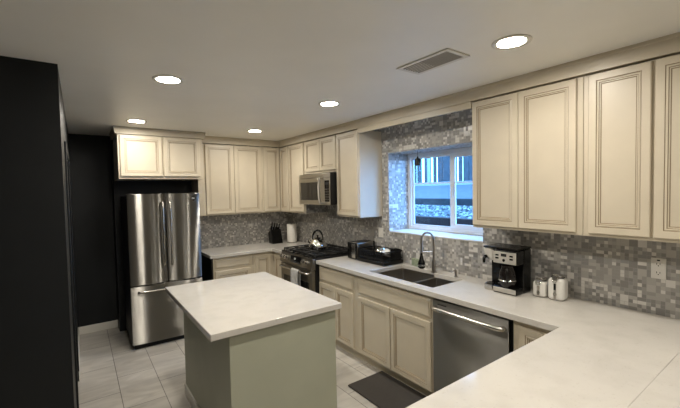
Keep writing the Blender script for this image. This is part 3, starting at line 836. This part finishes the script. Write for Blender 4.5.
# local x = along the wall towards the camera, -y = into the room
make('rear_column', MB().box(-0.055, 0.155, -0.005, 0.11, 0.0, 0.34), 'black', r, bev=0.012, seg=3)
make('base', MB().box(-0.055, 0.155, -0.125, -0.006, 0.0, 0.052), 'black', r, bev=0.014, seg=3)
make('base_band', MB().box(-0.050, 0.150, -0.130, -0.1255, 0.010, 0.046), 'steel_light', r, bev=0.002)
hd_ = make('brew_head', MB().box(-0.055, 0.155, -0.115, -0.006, 0.225, 0.335), 'black', r, bev=0.012, seg=3)
fc = make('fascia', MB().box(-0.052, 0.150, -0.122, -0.1155, 0.232, 0.322), 'steel_light', hd_, bev=0.003)
make('clock_display', MB().box(0.020, 0.068, -0.1235, -0.122, 0.286, 0.308), 'black_glass', fc)
for xx in (-0.03, 0.095):
    for zz in (0.265, 0.288): make('button', MB().box(xx, xx+0.028, -0.1245, -0.122, zz, zz+0.012), 'black', fc)
make('button', MB().cyl((0.044, -0.1255, 0.258), 0.012, 0.0035, 'y', 18), 'black', fc)
make('lid', MB().box(-0.150, 0.158, -0.118, 0.11, 0.3405, 0.352), 'black', r, bev=0.006)
cf = make('carafe', MB().lathe([(0.0, 0), (0.055, 0), (0.066, 0.02), (0.070, 0.06), (0.062, 0.115), (0.048, 0.145), (0.050, 0.16), (0.0, 0.163)], (0.05, -0.072, 0.054), 32), 'carafe', r, angle=50)
make('carafe_band', MB().lathe([(0.0695, 0.0), (0.0725, 0.004), (0.0695, 0.010), (0.068, 0.005), (0.0695, 0.0)], (0.05, -0.072, 0.098), 32), 'chrome', cf)
make('carafe_handle', MB().tube([(0.075, -0.115, 0.200), (0.09, -0.150, 0.198), (0.095, -0.158, 0.15), (0.085, -0.140, 0.10), (0.075, -0.128, 0.09)], 0.009, 10), 'black', cf, angle=60)
make('single_serve_head', MB().box(-0.155, -0.060, -0.108, 0.06, 0.240, 0.338), 'steel_light', r, bev=0.012, seg=3)
make('single_serve_column', MB().box(-0.145, -0.060, 0.00, 0.06, 0.046, 0.2345), 'black', r, bev=0.006)
make('tap', MB().tube([(-0.125, -0.109, 0.268), (-0.125, -0.130, 0.268), (-0.125, -0.142, 0.256), (-0.125, -0.144, 0.222)], [0.014, 0.014, 0.013, 0.010], 12), 'black', r, angle=60)
make('single_serve_base', MB().lathe([(0.058, 0), (0.060, 0.006), (0.060, 0.040), (0.054, 0.045), (0.0, 0.045)], (-0.112, -0.045, 0.0), 28, 0, 'z', 1.0, 1.15), 'steel_plain', r)
make('drip_grid', MB().lathe([(0.046, 0.0455), (0.046, 0.049), (0.0, 0.049)], (-0.112, -0.045, 0.0), 28, 0, 'z', 1.0, 1.15), 'black', r)

def canister(label, loc, wd, h, glassbar):
    r = thing('canister', label, 'canister', loc, -PI/2+0.06, 'white canisters by the coffee maker')
    make('jar', MB().box(-wd/2, wd/2, -wd/2, wd/2, 0.0, h), 'ceramic', r, bev=wd*0.26, seg=5, angle=80)
    ld = make('lid', MB().lathe([(wd*0.36, 0), (wd*0.38, 0.008), (wd*0.36, 0.014), (0.0, 0.017)], (0, 0, h+0.0005), 28), 'steel_plain', r)
    make('gasket', MB().lathe([(wd*0.385, 0.001), (wd*0.40, 0.004), (wd*0.385, 0.007)], (0, 0, h), 28), 'black', ld)
    cl = MB().tube([(-0.016, -wd/2+0.004, h+0.012), (-0.016, -wd/2-0.006, h-0.002), (-0.010, -wd/2-0.010, h-0.022), (0.010, -wd/2-0.010, h-0.022), (0.016, -wd/2-0.006, h-0.002), (0.016, -wd/2+0.004, h+0.012)], 0.0035, 8)
    cl.box(-0.012, 0.012, -wd/2-0.007, -wd/2+0.012, h-0.012, h+0.022).tube([(-0.02, -wd/2+0.02, h+0.022), (0.02, -wd/2+0.02, h+0.022)], 0.006, 10)
    make('clasp', cl, 'chrome', r, bev=0.001)
    s_ = make('spoon', MB().box(-0.008, 0.008, -wd/2-0.006, -wd/2, 0.012, h-0.03).lathe([(0.011, -0.003), (0.011, 0.003), (0, 0.004)], (0, -wd/2-0.003, h*0.3), 16, 0, 'y', 1, 1.6), 'steel_plain', r, bev=0.002)
    if glassbar: make('spoon_handle', MB().box(-0.007, 0.007, -wd/2-0.009, -wd/2-0.006, h*0.5, h-0.035), 'black', r, bev=0.002)
canister('shorter white canister next to the coffee maker', (-0.135, -3.965, CZ1), 0.088, 0.112, False)
canister('taller white canister with dark spoon handle, nearest the camera', (-0.128, -4.074, CZ1), 0.104, 0.152, True)

# knife block
r = thing('knife_block', 'black knife block full of knives in the back corner', 'knife block', (-0.372, -0.20, CZ1))
make('block', MB().prism([(-0.075, 0.0), (0.06, 0.0), (0.085, 0.155), (-0.005, 0.215)], -0.085, 0.085, 'x'), 'black', r, bev=0.006)
for i, (xx, tt, L_) in enumerate(((-0.06, 0.2, 0.12), (-0.02, 0.2, 0.11), (0.022, 0.2, 0.10), (0.06, 0.2, 0.085), (-0.055, 0.7, 0.085), (-0.015, 0.7, 0.075), (0.025, 0.7, 0.07), (0.06, 0.7, 0.06))):
    p0 = Vector((xx, -0.005+0.09*tt, 0.215-0.06*tt)); dr = Vector((0, -0.30, 0.95)).normalized()
    kn = make('knife_handle', MB().tube([p0-dr*0.004, p0+dr*L_*0.5, p0+dr*L_], [0.010, 0.012, 0.010], 8), 'black', r, angle=50)
    make('rivet', MB().tube([p0+dr*L_*0.4+Vector((-0.0125, 0, 0)), p0+dr*L_*0.4+Vector((0.0125, 0, 0))], 0.003, 8), 'steel_plain', kn)
# paper towel
r = thing('paper_towel_roll', 'white paper towel roll standing in the back corner', 'paper towel', (-0.150, -0.30, CZ1))
make('stand', MB().lathe([(0.078, 0), (0.078, 0.008), (0.0, 0.010)], (0, 0, 0), 32).cyl((0, 0, 0.008), 0.008, 0.285, 'z', 14), 'steel_plain', r)
make('roll', MB().lathe([(0.022, 0.011), (0.070, 0.011), (0.072, 0.014), (0.072, 0.278), (0.070, 0.281), (0.022, 0.281), (0.022, 0.011)], (0, 0, 0), 40), 'paper', r, angle=50)
# kettle
r = thing('tea_kettle', 'polished steel tea kettle on the range', 'kettle', (-0.395, -1.425, 0.9745))
r.scale = (1.12, 1.12, 1.10)
make('kettle_body', MB().lathe([(0.0, 0), (0.085, 0), (0.098, 0.012), (0.100, 0.035), (0.088, 0.075), (0.060, 0.108), (0.034, 0.120), (0.0, 0.122)], (0, 0, 0), 36), 'chrome', r, angle=60)
make('lid', MB().lathe([(0.033, 0.1205), (0.032, 0.126), (0.010, 0.132), (0.008, 0.140), (0.013, 0.148), (0.010, 0.156), (0, 0.158)], (0, 0, 0), 24), 'black', r)
make('spout', MB().tube([(-0.05, 0.05, 0.065), (-0.068, 0.068, 0.092), (-0.074, 0.074, 0.118)], [0.024, 0.018, 0.013], 14), 'chrome', r, angle=60)
hp = [(-0.042*math.cos(PI*k/12), 0.042*math.cos(PI*k/12), 0.105+0.105*math.sin(PI*k/12)) for k in range(13)]
make('handle', MB().tube(hp, [0.006, 0.006, 0.008, 0.011, 0.012, 0.012, 0.012, 0.012, 0.012, 0.011, 0.008, 0.006, 0.006], 10), 'black', r, angle=60)
# towel on the oven handle
def towel():
    yb, zt = -0.738, 0.760
    x0, x1 = 0.385, 0.555
    nx, path = 14, []
    for z in (0.56, 0.61, 0.67, 0.72, 0.760): path.append((yb+0.022, z))
    for k in range(1, 6): path.append((yb+0.022-0.0175*(1-math.cos(PI*k/6)), zt+0.019*math.sin(PI*k/6)))
    for z in (0.760, 0.71, 0.66, 0.61, 0.56, 0.52): path.append((yb-0.016-0.006*(0.760-z)/0.2, z))
    vs, fs = [], []
    for j, (yy, zz) in enumerate(path):
        for i in range(nx+1):
            u = i/nx
            wv = 0.004*math.sin(u*PI*5+0.4)*(0 if 4 <= j <= 10 else 1)
            sq = 1.0-0.10*abs(min(0, zz-0.73))/0.2
            vs.append((x0+(x1-x0)*(0.5+(u-0.5)*sq), yy+wv, zz))
    for j in range(len(path)-1):
        for i in range(nx):
            a = j*(nx+1)+i
            fs.append((a, a+1, a+nx+2, a+nx+1))
    o = make('dish_towel', MB().add(vs, fs), 'towel', at=(0, -0.990, 0), rotz=-PI/2, angle=180)
    sdm = o.modifiers.new('thick', 'SOLIDIFY'); sdm.thickness = 0.004; sdm.offset = 0
    return tag(o, 'grey dish towel hung over the oven door handle', 'towel')
towel()
# floor mat
tag(make('floor_mat', MB().box(-0.20, 0.20, -0.38, 0.38, 0, 0.016), 'mat', bev=0.012, seg=3, at=(-0.748, -3.115, 0.0005)), 'dark grey anti-fatigue mat on the floor before the sink', 'mat')

# outlets and switches
def cover(name, label, y, z, wd, ht, mname, sockets):
    r = thing(name, label, 'outlet' if sockets else 'switch', (0, y, z), -PI/2)
    pl = make('cover_plate', MB().box(-wd/2, wd/2, -0.007, -0.0005, -ht/2, ht/2), mname, r, bev=0.003)
    if sockets:
        for s in (-1, 1):
            so = make('socket', MB().box(-0.017, 0.017, -0.009, -0.007, s*0.026-0.015, s*0.026+0.015), mname, r, bev=0.002)
            sb = MB().box(-0.009, -0.006, -0.0096, -0.009, s*0.026-0.003, s*0.026+0.008).box(0.006, 0.009, -0.0096, -0.009, s*0.026-0.002, s*0.026+0.007).cyl((0, -0.0096, s*0.026-0.009), 0.003, 0.0006, 'y', 10)
            make('slots', sb, 'slot', so)
        make('button', MB().box(-0.007, 0.007, -0.0092, -0.007, 0.0455, 0.0525), 'slot', r)
    else:
        make('rocker', MB().box(-0.016, 0.016, -0.011, -0.007, -0.033, 0.033), mname, r, bev=0.002)
cover('power_outlet', 'white power outlet on the mosaic tile under the right wall cabinet', -4.575, 1.192, 0.070, 0.124, 'plate', True)
cover('wall_switch', 'ivory switch plate on the tile left of the window', -2.150, 1.205, 0.078, 0.108, 'plate', False)
cover('wall_switch', 'dull grey switch plate on the tile behind the toaster', -1.995, 1.200, 0.072, 0.108, 'plate_grey', False)

# pendant in the window recess
r = thing('pendant_light', 'small black pendant lamp hanging in the window recess', 'pendant lamp', (0.07, -2.645, WZ1))
make('cord', MB().tube([(0, 0, -0.001), (0, 0, -0.066)], 0.002, 8), 'black', r)
make('socket', MB().lathe([(0.0, -0.062), (0.007, -0.062), (0.010, -0.078), (0.026, -0.086), (0.030, -0.094), (0.030, -0.156), (0.0, -0.156)], (0, 0, 0), 22), 'black', r)
make('bulb', MB().lathe([(0.016, -0.1565), (0.024, -0.20), (0.026, -0.24), (0.018, -0.272), (0.0, -0.282)], (0, 0, 0), 22), 'clear', r, angle=60)

# ------------------------------------------------------------------ ceiling: downlights and vent
ring_mb = MB().lathe([(0.068, -0.004), (0.090, -0.007), (0.095, -0.004), (0.095, -0.0002), (0.066, -0.0002), (0.068, -0.004)], (0, 0, 0), 40)
lens_mb = MB().lathe([(0.0, -0.0035), (0.067, -0.0035), (0.067, -0.001), (0.0, -0.001)], (0, 0, 0), 40)
first = None
spots = [(-1.010, -2.635, 'ceiling downlight right of centre, in front of the microwave'),
         (-2.268, -2.635, 'ceiling downlight above the left side of the island'),
         (-2.264, -1.028, 'ceiling downlight closest to the cabinet over the fridge'),
         (-1.005, -1.025, 'ceiling downlight over the back corner cabinets'),
         (-0.950, -4.200, 'ceiling downlight nearest the camera, right of the air vent'),
         (-2.268, -4.200, 'ceiling downlight out of view overhead on the left'),
         (-0.950, -5.800, 'added unseen fill downlight behind the camera on the right'),  # this last row is unseen, added to give the room more light
         (-2.268, -5.800, 'added unseen fill downlight behind the camera on the left')]
for (x, y, lab) in spots:
    if first is None:
        first = thing('recessed_light', lab, 'ceiling light', (x, y, H), 0, 'ceiling downlights')
        make('trim_ring', ring_mb, 'white_trim', first, angle=50)
        make('diffuser', lens_mb, 'diffuser', first, angle=50)
    else:
        c = first.copy(); COL.objects.link(c); c.location = (x, y, H); c['label'] = lab
        for ch in list(first.children):
            d = ch.copy(); COL.objects.link(d); d.parent = c
r = thing('air_vent', 'rectangular slatted air vent in the ceiling', 'vent', (-1.066, -3.782, H))
VX, VY = 0.100, 0.190
make('vent_frame', MB().cells([-VX, -VX+0.026, VX-0.026, VX], [-VY, -VY+0.026, VY-0.026, VY], lambda i, j: not (i == 1 and j == 1), -0.008, -0.0005), 'white_trim', r, bev=0.003)
make('duct', MB().box(-VX+0.026, VX-0.026, -VY+0.026, VY-0.026, -0.0018, -0.0005), 'slot', r)
for k in range(7):
    xx = -0.063+k*0.021
    make('slat', MB().prism([(xx-0.004, -0.002), (xx-0.003, -0.002), (xx+0.004, -0.008), (xx+0.003, -0.008)], -VY+0.027, VY-0.027, 'y'), 'plate_grey', r)
make('damper', MB().box(-VX+0.03, VX-0.03, 0.03, VY-0.03, -0.0035, -0.002), 'white_trim', r)
